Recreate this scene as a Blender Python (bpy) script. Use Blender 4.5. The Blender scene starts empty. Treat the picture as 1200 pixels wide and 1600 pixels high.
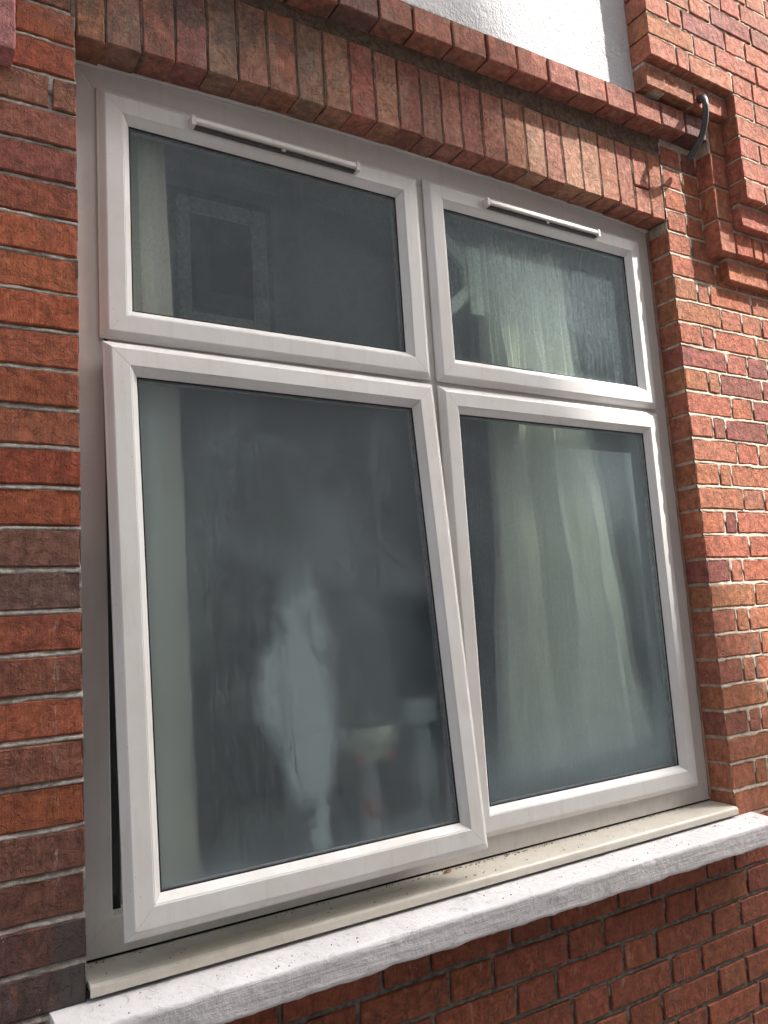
import bpy, bmesh, math, random
import numpy as np
from mathutils import Matrix, Vector
R = math.radians
random.seed(7)
rng = np.random.default_rng(11)
scene = bpy.context.scene
COL = scene.collection

# ------------------------------------------------------------------ camera
CAM_POS = (-0.33436504, -1.56942627, 0.61098137)
CR = (0.84634723, -0.52894111, -0.06259124)
CU = (-0.02036547, -0.14956362, 0.98854235)
CD = (0.53224206, 0.83537538, 0.13735489)
cam_data = bpy.data.cameras.new("camera")
cam = bpy.data.objects.new("camera", cam_data)
COL.objects.link(cam)
cam.matrix_world = Matrix(((CR[0], CU[0], -CD[0], CAM_POS[0]), (CR[1], CU[1], -CD[1], CAM_POS[1]),
                           (CR[2], CU[2], -CD[2], CAM_POS[2]), (0, 0, 0, 1)))
cam_data.sensor_width = 36
cam_data.lens = 1281.93 / 1600 * 36
cam_data.clip_start = 0.02
cam_data.clip_end = 500
scene.camera = cam

# ------------------------------------------------------------------ world, sun, exposure
SUN = Vector((1.5, -1.0, 2.0)).normalized()
elev = math.asin(SUN.z)
azim = math.atan2(SUN.x, SUN.y)
world = bpy.data.worlds.new("World")
scene.world = world
world.use_nodes = True
wn = world.node_tree
wn.nodes.clear()
sky = wn.nodes.new("ShaderNodeTexSky")
sky.sky_type = 'NISHITA'
sky.sun_disc = False
sky.sun_elevation = elev
sky.sun_rotation = azim
sky.air_density = 1.0
sky.dust_density = 7.0
sky.ozone_density = 1.0
bg = wn.nodes.new("ShaderNodeBackground")
bg.inputs[1].default_value = 0.15
hs = wn.nodes.new("ShaderNodeHueSaturation")       # thin hazy summer sky, paler than a clear one
hs.inputs['Saturation'].default_value = 0.45
wo = wn.nodes.new("ShaderNodeOutputWorld")
wn.links.new(sky.outputs[0], hs.inputs['Color'])
wn.links.new(hs.outputs[0], bg.inputs[0])
wn.links.new(bg.outputs[0], wo.inputs[0])
sun_data = bpy.data.lights.new("sun", 'SUN')
sun_data.energy = 3.3
sun_data.angle = R(0.7)
sun_data.color = (1.0, 0.96, 0.91)
sun = bpy.data.objects.new("sun", sun_data)
COL.objects.link(sun)
sun.rotation_euler = SUN.to_track_quat('Z', 'Y').to_euler()
sun.location = (3, -3, 6)
scene.view_settings.view_transform = 'Standard'
scene.view_settings.look = 'None'
scene.view_settings.gamma = 1
scene.view_settings.use_curve_mapping = False
scene.view_settings.exposure = 1.6
scene.cycles.max_bounces = 10
scene.cycles.diffuse_bounces = 5
scene.cycles.glossy_bounces = 5
scene.cycles.transmission_bounces = 8
scene.cycles.transparent_max_bounces = 12
scene.cycles.sample_clamp_indirect = 4.0

# ------------------------------------------------------------------ object helpers
def tag(o, label=None, cat=None, group=None, kind=None):
    if label: o["label"] = label
    if cat: o["category"] = cat
    if group: o["group"] = group
    if kind: o["kind"] = kind
    return o

def empty(name, loc=(0, 0, 0), label=None, cat=None, group=None):
    o = bpy.data.objects.new(name, None)
    o.empty_display_size = 0.05
    o.location = loc
    COL.objects.link(o)
    return tag(o, label, cat, group)

def link(name, me, mat=None, parent=None, loc=None, color=None):
    o = bpy.data.objects.new(name, me)
    COL.objects.link(o)
    if mat is not None and not me.materials:
        me.materials.append(mat)
    if parent is not None:
        o.parent = parent
        if parent.location.length > 0 or parent.rotation_euler.x != 0:
            pass
    if loc is not None: o.location = loc
    if color is not None: o.color = color
    return o

class MB:
    def __init__(s): s.v = []; s.f = []
    def add(s, vs, fs):
        n = len(s.v); s.v += [tuple(a) for a in vs]; s.f += [tuple(i + n for i in f) for f in fs]
        return s
    def box(s, x0, x1, y0, y1, z0, z1):
        return s.add([(x0, y0, z0), (x1, y0, z0), (x1, y1, z0), (x0, y1, z0), (x0, y0, z1), (x1, y0, z1), (x1, y1, z1), (x0, y1, z1)],
                     [(0, 3, 2, 1), (4, 5, 6, 7), (0, 1, 5, 4), (1, 2, 6, 5), (2, 3, 7, 6), (3, 0, 4, 7)])
    def tube(s, pts, radii, n=14, caps=True):
        rings = []
        up = Vector((0.13, 0.31, 0.94))
        for i, p in enumerate(pts):
            a = Vector(pts[max(0, i - 1)]); b = Vector(pts[min(len(pts) - 1, i + 1)])
            t = (b - a).normalized(); e1 = t.cross(up).normalized(); e2 = t.cross(e1)
            rings.append([tuple(Vector(p) + (e1 * math.cos(2 * math.pi * k / n) + e2 * math.sin(2 * math.pi * k / n)) * radii[i]) for k in range(n)])
        vs = [v for r in rings for v in r]
        fs = [(i * n + k, i * n + (k + 1) % n, (i + 1) * n + (k + 1) % n, (i + 1) * n + k) for i in range(len(pts) - 1) for k in range(n)]
        if caps: fs += [tuple(range(n - 1, -1, -1)), tuple((len(pts) - 1) * n + k for k in range(n))]
        return s.add(vs, fs)
    def mesh(s, name, smooth=False, bevel=0, seg=2, angle=30):
        me = bpy.data.meshes.new(name)
        me.from_pydata(s.v, [], s.f)
        if bevel:
            bm = bmesh.new(); bm.from_mesh(me)
            bmesh.ops.recalc_face_normals(bm, faces=bm.faces)
            es = [e for e in bm.edges if len(e.link_faces) == 2 and e.calc_face_angle(0) > R(angle)]
            bmesh.ops.bevel(bm, geom=es, offset=bevel, segments=seg, affect='EDGES', clamp_overlap=True)
            bm.to_mesh(me); bm.free()
        if smooth:
            me.polygons.foreach_set("use_smooth", [True] * len(me.polygons))
        me.update()
        return me
    def build(s, name, mat, parent=None, **k):
        return link(name, s.mesh(name, **k), mat, parent)

def grid_mesh(name, P, mask=None, smooth=True):
    """P: (nu, nv, 3) array; faces wound so that du x dv points along the face normal"""
    nu, nv = P.shape[:2]
    me = bpy.data.meshes.new(name)
    i, j = np.meshgrid(np.arange(nu - 1), np.arange(nv - 1), indexing='ij')
    a = (i * nv + j).ravel(); q = np.stack([a, a + nv, a + nv + 1, a + 1], -1)
    if mask is not None: q = q[mask.ravel()]
    me.vertices.add(nu * nv); me.vertices.foreach_set("co", P.reshape(-1).astype(np.float32))
    me.loops.add(q.size); me.loops.foreach_set("vertex_index", q.ravel().astype(np.int32))
    me.polygons.add(len(q)); me.polygons.foreach_set("loop_start", np.arange(0, q.size, 4, dtype=np.int32))
    me.polygons.foreach_set("use_smooth", np.full(len(q), smooth))
    me.update(calc_edges=True); me.validate()
    return me

def vnoise(x, y, seed=0):
    """value noise on numpy arrays, about -1..1"""
    x = np.asarray(x, float); y = np.asarray(y, float)
    xi = np.floor(x).astype(np.int64); yi = np.floor(y).astype(np.int64)
    xf = x - xi; yf = y - yi
    xf = xf * xf * (3 - 2 * xf); yf = yf * yf * (3 - 2 * yf)
    def h(a, b):
        n = (a * 374761393 + b * 668265263 + seed * 1442695041) & 0xffffffff
        n = ((n ^ (n >> 13)) * 1274126177) & 0xffffffff
        n = (n ^ (n >> 16)) & 0xffff
        return n / 32767.5 - 1
    return ((h(xi, yi) * (1 - xf) + h(xi + 1, yi) * xf) * (1 - yf) + (h(xi, yi + 1) * (1 - xf) + h(xi + 1, yi + 1) * xf) * yf)

def fbm(x, y, seed=0, o=3):
    s = 0; a = 1; t = 0
    for k in range(o):
        s = s + a * vnoise(x * 2 ** k, y * 2 ** k, seed + k * 17); t += a; a *= .55
    return s / t

# ------------------------------------------------------------------ material helpers
class NT:
    def __init__(s, name):
        s.m = bpy.data.materials.new(name); s.m.use_nodes = True
        s.t = s.m.node_tree; s.t.nodes.clear()
        s.out = s.t.nodes.new("ShaderNodeOutputMaterial")
    def n(s, typ, **kw):
        nd = s.t.nodes.new(typ)
        for k, v in kw.items():
            if k == 'i':
                for kk, vv in v.items(): s.set(nd, kk, vv)
            else: setattr(nd, k, v)
        return nd
    def set(s, nd, key, val):
        sock = nd.inputs[key]
        if isinstance(val, bpy.types.NodeSocket): s.t.links.new(val, sock)
        else: sock.default_value = val
    def math(s, op, a, b=0.0, c=None, clamp=False):
        nd = s.n("ShaderNodeMath", operation=op); nd.use_clamp = clamp
        s.set(nd, 0, a); s.set(nd, 1, b)
        if c is not None: s.set(nd, 2, c)
        return nd.outputs[0]
    def pos(s):
        return s.n("ShaderNodeNewGeometry").outputs['Position']
    def scaled(s, vec, sx, sy, sz):
        nd = s.n("ShaderNodeVectorMath", operation='MULTIPLY'); s.set(nd, 0, vec); nd.inputs[1].default_value = (sx, sy, sz)
        return nd.outputs[0]
    def noise(s, vec, scale, detail=3, rough=.55, dist=0.0):
        nd = s.n("ShaderNodeTexNoise"); s.set(nd, 'Vector', vec); nd.inputs['Scale'].default_value = scale
        nd.inputs['Detail'].default_value = detail; nd.inputs['Roughness'].default_value = rough; nd.inputs['Distortion'].default_value = dist
        return nd.outputs[0]
    def voro(s, vec, scale, feature='F1'):
        nd = s.n("ShaderNodeTexVoronoi", feature=feature); s.set(nd, 'Vector', vec); nd.inputs['Scale'].default_value = scale
        return nd
    def ramp(s, fac, stops, interp='LINEAR'):
        nd = s.n("ShaderNodeValToRGB"); s.set(nd, 0, fac); cr = nd.color_ramp; cr.interpolation = interp
        while len(cr.elements) < len(stops): cr.elements.new(0.5)
        for e, (p, c) in zip(cr.elements, stops):
            e.position = p; e.color = (c, c, c, 1) if not isinstance(c, tuple) else (*c[:3], 1)
        return nd.outputs[0]
    def smooth(s, v, a, b, lo=0.0, hi=1.0):
        nd = s.n("ShaderNodeMapRange", interpolation_type='SMOOTHSTEP'); s.set(nd, 0, v)
        for k, x in zip((1, 2, 3, 4), (a, b, lo, hi)): s.set(nd, k, x)
        return nd.outputs[0]
    def mix(s, fac, a, b, mode='MIX'):
        nd = s.n("ShaderNodeMix", data_type='RGBA', blend_type=mode); s.set(nd, 0, fac)
        for k, v in ((6, a), (7, b)):
            s.set(nd, k, (*v[:3], 1) if isinstance(v, tuple) else v)
        return nd.outputs[2]
    def sep(s, vec):
        nd = s.n("ShaderNodeSeparateXYZ"); s.set(nd, 0, vec); return nd.outputs
    def bump(s, h, strength, dist, normal=None):
        nd = s.n("ShaderNodeBump"); s.set(nd, 'Height', h); nd.inputs['Strength'].default_value = strength; nd.inputs['Distance'].default_value = dist
        if normal is not None: s.set(nd, 'Normal', normal)
        return nd.outputs[0]
    def principled(s, color, rough=.6, normal=None, spec=.5, **kw):
        nd = s.n("ShaderNodeBsdfPrincipled")
        s.set(nd, 'Base Color', (*color[:3], 1) if isinstance(color, tuple) else color)
        s.set(nd, 'Roughness', rough); s.set(nd, 'Specular IOR Level', spec)
        if normal is not None: s.set(nd, 'Normal', normal)
        for k, v in kw.items(): s.set(nd, k, v)
        return nd.outputs[0]
    def done(s, surf):
        s.t.links.new(surf, s.out.inputs[0]); return s.m

def ell(t, s, cx, cz, rx, rz, lean=0.0, warp=None, soft=.35):
    """soft ellipse mask in window coordinates (metres)"""
    dx = t.math('SUBTRACT', s[0], cx)
    dz = t.math('SUBTRACT', s[2], cz)
    dx = t.math('ADD', dx, t.math('MULTIPLY', dz, lean))
    if warp is not None:
        dx = t.math('ADD', dx, warp)
    a = t.math('DIVIDE', dx, rx); b = t.math('DIVIDE', dz, rz)
    d = t.math('SQRT', t.math('ADD', t.math('MULTIPLY', a, a), t.math('MULTIPLY', b, b)))
    return t.smooth(d, 1.0 + soft, 1.0 - soft)

def s0x(t, sx): return sx[0]
def mat_brick(name="brick_clay", weather=0.5):
    t = NT(name); P = t.pos()
    col = t.n("ShaderNodeObjectInfo").outputs['Color']
    big = t.noise(P, 9, 3, .6); mid = t.noise(P, 45, 4, .6); fine = t.noise(P, 420, 3, .6)
    drag = t.noise(t.scaled(P, 330, 330, 18), 1.0, 3, .6)          # vertical wire-drag marks
    dragh = t.noise(t.scaled(P, 14, 14, 260), 1.0, 3, .6)
    v = t.math('ADD', t.math('MULTIPLY', mid, .75), t.math('MULTIPLY', drag, .35))
    v = t.math('ADD', v, t.math('MULTIPLY', fine, .35))
    c = t.mix(1.0, col, t.ramp(v, [(.46, .55), (.70, .97), (.90, 1.55)]), 'MULTIPLY')
    # purple-grey fire skin patches
    patch = t.smooth(t.noise(P, 24, 5, .72, 1.0), .52, .64)
    c = t.mix(t.math('MULTIPLY', patch, .38), c, (.135, .078, .062))
    # orange scuffs
    sc = t.smooth(t.noise(t.scaled(P, 1.6, 1.6, 1), 30, 4, .7), .57, .72)
    c = t.mix(t.math('MULTIPLY', sc, .40), c, (.42, .135, .06))
    # soot on the older, rain-washed corner (left pier and the arch)
    sx = t.sep(P)
    soot = t.smooth(t.noise(P, 13, 6, .75, .9), .44, .60)
    wmask = t.smooth(sx[0], 1.1, .2)
    hmask = t.smooth(sx[2], 1.75, 1.95)
    c = t.mix(t.math('MULTIPLY', t.math('MULTIPLY', soot, t.math('MULTIPLY', wmask, hmask)), .80), c, (.125, .098, .082))
    # soot fired into the outer ends of the lowest pier bricks
    low = t.math('MULTIPLY', t.smooth(t.math('ADD', s0x(t, sx), t.math('MULTIPLY', mid, .03)), -.050, -.030), t.math('MULTIPLY', t.smooth(sx[2], .165, .145), t.smooth(sx[0], .05, .02)))
    c = t.mix(t.math('MULTIPLY', low, .80), c, (.075, .068, .066))
    # lime runs down the left pier
    dx = t.math('ABSOLUTE', t.math('ADD', sx[0], t.math('ADD', .046, t.math('MULTIPLY', t.math('SUBTRACT', mid, .5), .02))))
    runl = t.math('MULTIPLY', t.smooth(dx, .0055, .001), t.smooth(t.noise(t.scaled(P, 120, 120, 22), 1.0, 4, .75), .50, .62))
    runl = t.math('MULTIPLY', runl, t.math('MULTIPLY', t.smooth(sx[2], .75, .60), t.smooth(sx[2], .16, .22)))
    c = t.mix(t.math('MULTIPLY', runl, .55), c, (.56, .47, .42))
    # pale paint drips below the sill
    drip = t.math('MULTIPLY', t.smooth(t.noise(t.scaled(P, 34, 34, 9), 1.0, 4, .7, .5), .60, .69), t.smooth(sx[2], -.05, -.07))
    c = t.mix(t.math('MULTIPLY', drip, .42), c, (.42, .32, .26))
    # grey smears left on three bricks of the right pier
    sm = ell(t, sx, 1.985, .42, .013, .10, .10, t.math('MULTIPLY', t.math('SUBTRACT', t.noise(P, 45, 4, .7), .5), .05), .4)
    c = t.mix(t.math('MULTIPLY', sm, .75), c, (.16, .115, .10))
    wash = t.math('MULTIPLY', t.smooth(t.noise(t.scaled(P, 1, 1, .45), 17, 5, .7, .5), .50, .66), t.smooth(sx[2], 1.84, 1.86))
    c = t.mix(t.math('MULTIPLY', wash, .30), c, (.42, .30, .24))
    # lime and paint specks, efflorescence
    ef = t.smooth(t.noise(t.scaled(P, 1, 1, .55), 75, 5, .75, .4), .66, .78)
    c = t.mix(t.math('MULTIPLY', ef, .35), c, (.50, .43, .38))
    sp = t.smooth(t.voro(P, 95).outputs['Distance'], .13, .07)
    spn = t.smooth(t.noise(P, 33, 2), .60, .68)
    c = t.mix(t.math('MULTIPLY', t.math('MULTIPLY', sp, spn), .6), c, (.60, .55, .50))
    # pits
    pit = t.smooth(t.voro(P, 210).outputs['Distance'], .22, .08)
    pitm = t.math('MULTIPLY', pit, t.smooth(t.noise(P, 40, 2), .50, .62))
    c = t.mix(t.math('MULTIPLY', pitm, .75), c, (.05, .025, .02))
    h = t.math('ADD', t.math('MULTIPLY', mid, 1.0), t.math('MULTIPLY', drag, .14))
    h = t.math('ADD', h, t.math('MULTIPLY', fine, .16))
    h = t.math('ADD', h, t.math('MULTIPLY', dragh, .08))
    h = t.math('SUBTRACT', h, t.math('MULTIPLY', pitm, .8))
    h = t.math('ADD', h, t.math('MULTIPLY', t.smooth(t.noise(P, 28, 5, .75, .8), .50, .55), .40))
    nrm = t.bump(h, 1.0, .0045)
    return t.done(t.principled(c, .86, nrm, .25))

def mat_mortar(name, base, dark, green=0.0):
    t = NT(name); P = t.pos()
    a = t.noise(P, 60, 5, .7); f = t.noise(P, 600, 2, .5); b = t.noise(P, 11, 4, .65)
    c = t.mix(t.smooth(a, .35, .62), dark, base)
    c = t.mix(t.smooth(b, .50, .66), c, tuple(x * .55 for x in base))
    if green: c = t.mix(t.math('MULTIPLY', t.smooth(t.noise(P, 18, 4, .7), .52, .62), green), c, (.16, .15, .075))
    c = t.mix(1.0, c, t.ramp(f, [(.3, .7), (.7, 1.25)]), 'MULTIPLY')
    h = t.math('ADD', a, t.math('MULTIPLY', f, .5))
    return t.done(t.principled(c, .95, t.bump(h, .9, .003), .15))

def mat_pvc(name="white_pvc", dirt=1.0, base=(.77, .76, .745)):
    t = NT(name); P = t.pos(); s = t.sep(P)
    a = t.noise(P, 5, 4, .6); f = t.noise(P, 300, 2, .5)
    streak = t.noise(t.scaled(P, 60, 60, 3), 1, 4, .65)
    c = t.mix(t.smooth(a, .35, .7), base, tuple(x * y for x, y in zip(base, (.90, .885, .86))))
    c = t.mix(t.math('MULTIPLY', t.smooth(streak, .50, .75), .22 * dirt), c, (.50, .46, .40))
    # rust-brown grime along the bottom of the window
    low = t.smooth(s[2], .20, .02)
    g = t.smooth(t.noise(P, 34, 5, .75), .46, .70)
    c = t.mix(t.math('MULTIPLY', t.math('MULTIPLY', low, g), .16 * dirt), c, (.34, .29, .20))
    sp = t.smooth(t.voro(P, 70).outputs['Distance'], .075, .04)
    spm = t.math('MULTIPLY', sp, t.smooth(t.noise(P, 13, 2), .50, .57))
    c = t.mix(t.math('MULTIPLY', spm, .75), c, (.08, .06, .05))
    scr = t.smooth(t.noise(t.scaled(P, 400, 400, 40), 1, 2, .5), .73, .78)
    c = t.mix(t.math('MULTIPLY', scr, .30), c, (.30, .26, .24))
    nrm = t.bump(t.math('ADD', t.noise(P, 26, 2), t.math('MULTIPLY', f, .25)), .22, .0015)
    return t.done(t.principled(c, t.smooth(a, .3, .7, .34, .50), nrm, .45))

def mat_simple(name, col, rough=.7, bump=.3, scale=60, dist=.002, var=.25, **kw):
    t = NT(name); P = t.pos()
    n = t.noise(P, scale, 4, .6)
    c = t.mix(1.0, tuple(col), t.ramp(n, [(.3, 1 - var), (.7, 1 + var)]), 'MULTIPLY')
    return t.done(t.principled(c, rough, t.bump(n, bump, dist), .4, **kw))

M = {}
M['brick'] = mat_brick()
M['mortar_left'] = mat_mortar("mortar_left", (.50, .47, .43), (.30, .26, .22), .5)
M['mortar_right'] = mat_mortar("mortar_right", (.62, .53, .43), (.42, .33, .25), .05)
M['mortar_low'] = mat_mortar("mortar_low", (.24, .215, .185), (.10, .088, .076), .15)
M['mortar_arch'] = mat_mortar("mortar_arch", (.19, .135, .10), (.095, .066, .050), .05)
M['pvc'] = mat_pvc()
M['pvc_frame'] = mat_pvc("frame_pvc", 1.6, (.63, .605, .58))  # darker, warmer base than the sash plastic, with heavier streaks
M['pvc_cill'] = mat_pvc("cill_pvc", 1.5, (.66, .625, .55))
M['gasket'] = mat_simple("black_rubber", (.018, .018, .018), .6)
M['dark'] = mat_simple("gap_shade_grime", (.012, .010, .009), .95)

def mat_render():
    t = NT("painted_render"); P = t.pos()
    a = t.noise(P, 160, 4, .65); b = t.noise(P, 55, 3, .6, .4); g = t.noise(P, 5, 3)
    c = t.mix(t.smooth(g, .35, .65), (.78, .775, .78), (.70, .70, .715))
    s = t.sep(P)
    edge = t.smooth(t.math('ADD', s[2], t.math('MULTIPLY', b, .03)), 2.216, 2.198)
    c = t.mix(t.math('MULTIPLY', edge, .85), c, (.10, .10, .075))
    h = t.math('ADD', a, t.math('MULTIPLY', b, 1.1))
    return t.done(t.principled(c, .92, t.bump(h, 1.0, .006), .2))
M['render'] = mat_render()

def mat_stone():
    t = NT("painted_stone"); P = t.pos()
    a = t.noise(P, 60, 4, .6); b = t.noise(t.scaled(P, 8, 8, 130), 1, 4, .65, .2); g = t.noise(P, 7, 4, .65)
    c = t.mix(t.smooth(g, .35, .65), (.80, .785, .79), (.71, .70, .705))
    sp = t.smooth(t.noise(P, 240, 3, .7), .63, .70)
    c = t.mix(t.math('MULTIPLY', sp, .35), c, (.36, .30, .26))
    v = t.smooth(t.voro(P, 40).outputs['Distance'], .09, .05)
    vm = t.math('MULTIPLY', v, t.smooth(t.noise(P, 9, 2), .55, .60))
    c = t.mix(t.math('MULTIPLY', vm, .9), c, (.06, .05, .045))
    pk = t.smooth(t.noise(P, 21, 4, .7), .66, .72)
    c = t.mix(t.math('MULTIPLY', pk, .35), c, (.45, .30, .27))
    fl = t.smooth(t.noise(P, 26, 5, .75, .6), .60, .615)
    c = t.mix(t.math('MULTIPLY', fl, .30), c, (.50, .47, .45))
    st = t.smooth(t.noise(t.scaled(P, 45, 45, 5), 1.0, 4, .7), .56, .72)
    c = t.mix(t.math('MULTIPLY', st, .08), c, (.42, .40, .38))
    h = t.math('SUBTRACT', t.math('ADD', a, t.math('MULTIPLY', b, .8)), t.math('MULTIPLY', fl, .5))
    return t.done(t.principled(c, .72, t.bump(h, .9, .003), .35))
M['stone'] = mat_stone()

# ------------------------------------------------------------------ bricks
BD = 0.1025
def to_px(p):
    q = [p[i] - CAM_POS[i] for i in range(3)]
    d = sum(q[i] * CD[i] for i in range(3))
    if d <= 0.05: return (-9999, -9999)
    return (600 + 1281.93 * sum(q[i] * CR[i] for i in range(3)) / d, 800 - 1281.93 * sum(q[i] * CU[i] for i in range(3)) / d)
def in_view(x0, x1, y, z0, z1):
    ps = [to_px((x, y, z)) for x in (x0, x1) for z in (z0, z1)]
    return (max(p[0] for p in ps) > -2 and min(p[0] for p in ps) < 1202 and max(p[1] for p in ps) > -2 and min(p[1] for p in ps) < 1602)

def brick_geo(w, h, d, seed, chip=.0022):
    """a clay brick with worn, uneven arrises; front face at y=0, 44 triangles"""
    r = random.Random(seed)
    W, H = w / 2, h / 2
    nx = 3 if w >= h else 1; nz = 3 if h > w else 1
    if w < .07 and h <= .07: nx = 1
    per = []
    for i in range(nx): per.append((-W + w * i / nx, -H))
    for i in range(nz): per.append((W, -H + h * i / nz))
    for i in range(nx): per.append((W - w * i / nx, H))
    for i in range(nz): per.append((-W, H - h * i / nz))
    n = len(per)
    j = [(x + r.uniform(-.0011, .0011), z + r.uniform(-.0013, .0013)) for x, z in per]
    back = [(x, d, z) for x, z in j]
    edge = [(x, r.uniform(.0020, .0042), z) for x, z in j]
    front = []
    for x, z in j:
        cx = chip * r.uniform(.7, 1.8)
        front.append((x - math.copysign(cx, x) * (1 if abs(abs(x) - W) < .003 else 0), r.uniform(-.0008, .0006),
                      z - math.copysign(cx, z) * (1 if abs(abs(z) - H) < .003 else 0)))
    vs = back + edge + front
    fs = []
    for k in range(n):
        k2 = (k + 1) % n
        fs.append((k, k2, n + k2, n + k)[::-1][::-1])
        fs.append((n + k, n + k2, 2 * n + k2, 2 * n + k))
    fs = [tuple(reversed(f)) for f in fs]
    fs.append(tuple(2 * n + k for k in range(n)))
    return vs, [tuple(f) for f in fs]

_bc = {}
def brick_mesh(w, h, d=BD):
    key = (round(w * 200) / 200, round(h * 250) / 250, round(d, 3))
    lst = _bc.setdefault(key, [])
    if len(lst) < 5:
        me = bpy.data.meshes.new("brick")
        vs, fs = brick_geo(key[0], key[1], d, len(lst) * 31 + int(key[0] * 1e4))
        me.from_pydata(vs, [], fs)
        bm = bmesh.new(); bm.from_mesh(me); bmesh.ops.recalc_face_normals(bm, faces=bm.faces); bm.to_mesh(me); bm.free()
        me.materials.append(M['brick']); me.update()
        lst.append(me)
        return me, key
    return random.choice(lst), key

def clay(kind):
    r = random.random()
    def j(c, v=.16):
        g = random.uniform(1 - v, 1 + v)
        return tuple(max(.01, x * g * random.uniform(.94, 1.06)) for x in c) + (1,)
    if kind == 'left':
        if r < .12: return j((.19, .085, .060))
        return j((.34, .105, .054))
    if kind == 'arch':
        if r < .3: return j((.31, .140, .100))
        return j((.29, .112, .080))
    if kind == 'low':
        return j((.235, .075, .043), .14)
    if kind == 'label':
        return j((.30, .120, .082)) if r < .7 else j((.18, .095, .085))
    if r < .07: return j((.26, .090, .070), .08)
    return tuple(x * random.uniform(.9, 1.1) for x in (.37, .135, .080)) + (1,)

stuff = {}
def put_brick(parent, x0, x1, z0, z1, y=0.0, d=BD, kind='right', color=None, jit=.0012, name='brick', force=None, shear=0.0):
    w, h = x1 - x0, z1 - z0
    vis = in_view(x0, x1, y, z0, z1) if force is None else force
    me, key = brick_mesh(w, h, d)
    loc = ((x0 + x1) / 2, y + random.uniform(-jit, jit * .6), (z0 + z1) / 2 + random.uniform(-.0008, .0008))
    if not vis:
        L = stuff.setdefault((parent.name, kind), [parent, MB(), kind])
        vs, fs = brick_geo(w, h, d, random.randint(0, 9999))
        L[1].add([(v[0] + loc[0], v[1] + loc[1], v[2] + loc[2]) for v in vs], fs)
        return None
    o = bpy.data.objects.new(name, me); COL.objects.link(o)
    o.parent = parent; o.location = loc
    o.rotation_euler = (random.uniform(-.006, .006), random.uniform(-.004, .004) + shear, random.uniform(-.006, .006))
    o.scale = (w / key[0], 1, h / key[1])
    o.color = color or clay(kind)
    return o

def flush_stuff():
    for (pn, kind), (parent, mb, k) in stuff.items():
        o = mb.build('brickwork', M['brick'], parent)
        bm = bmesh.new(); bm.from_mesh(o.data); bmesh.ops.recalc_face_normals(bm, faces=bm.faces); bm.to_mesh(o.data); bm.free()
        o.color = clay(kind); tag(o, kind='stuff')

def mortar_sheet(name, mat, parent, x0, x1, z0, z1, rects, y=0.0, mean=.004, amp=.003, res=.0045, seed=1, slop=.0025, struck=0.0, zj=0.0):
    """pointing between the bricks: a modelled surface, pushed back behind every brick"""
    nx = int((x1 - x0) / res) + 1; nz = int((z1 - z0) / res) + 1
    X, Z = np.meshgrid(np.linspace(x0, x1, nx), np.linspace(z0, z1, nz), indexing='ij')
    inside = np.full(X.shape, -1.0)
    for a, b, c, e in rects:
        i0, i1 = np.searchsorted(X[:, 0], [a - .001, b + .001]); k0, k1 = np.searchsorted(Z[0], [c - .001, e + .001])
        if i1 <= i0 or k1 <= k0: continue
        sx = X[i0:i1, k0:k1]; sz = Z[i0:i1, k0:k1]
        dd = np.minimum(np.minimum(sx - a, b - sx), np.minimum(sz - c, e - sz))
        inside[i0:i1, k0:k1] = np.maximum(inside[i0:i1, k0:k1], dd)
    n1 = fbm(X * 55, Z * 55, seed, 3); n2 = fbm(X * 16, Z * 16, seed + 5, 2)
    lim = slop * (.5 + n2 * 1.2)
    Y = y + mean + amp * (.7 * n1 + .6 * n2)
    if struck:
        fr_ = ((Z - zj + .0375) % .075) - .0375
        Y = Y + np.clip(fr_ / .0055, -1, 1) * struck
    t = np.clip((inside - lim) / .004, 0, 1)
    Y = Y + t * .016
    Pm = np.stack([X, Y, Z], -1)
    me = grid_mesh(name, Pm)
    return link(name, me, mat, parent)

# ------------------------------------------------------------------ the house wall
W_OP = 1.802; D_FR = 0.081
house = empty('brick_house', (0, 0, 0), 'red brick house front with soldier brick lintel and stepped projecting brickwork around the window', 'house')

def courses_left():
    rects = []
    wall = None
    rows = []
    for k in range(-1, 34):
        z0 = k * .075 + .0045; z1 = (k + 1) * .075 - .0045
        if k == -1: z1 = -.006; z0 = -.066
        rows.append((k, z0, z1))
    return rows
# left pier
rects_left = []; todo_left = []
for k, z0, z1 in courses_left():
    xr = 0.0 if k >= 0 else -.066
    xr += random.uniform(-.0015, .0015)
    if k == 25: segs = [(-.106, -.008)]
    elif k == 24: segs = [(-.112, -.002)]
    elif k >= 26: segs = [(-.106 - .012 * (k % 2), -.010)]
    elif k == 22: segs = [(-.044, xr), (-.265, -.052)]
    else: segs = [(xr - .215, xr)] if k % 2 else [(xr - .190, xr)]
    x = segs[-1][0] - .009
    while x > -.70:
        w = .1025 if (k + len(segs)) % 2 else .215
        segs.append((x - w, x)); x -= w + .009
    for a, b in segs:
        if k >= 24 and b < -.115: continue     # behind the projecting corner
        rects_left.append((a, b, z0, z1)); todo_left.append((k, a, b, z0, z1))
left_part = mortar_sheet('wall', M['mortar_left'], house, -.70, .0, -.95, 2.6, rects_left, mean=.0018, amp=.0030, res=.004, seed=3, slop=.0028, struck=.0028)
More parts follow.
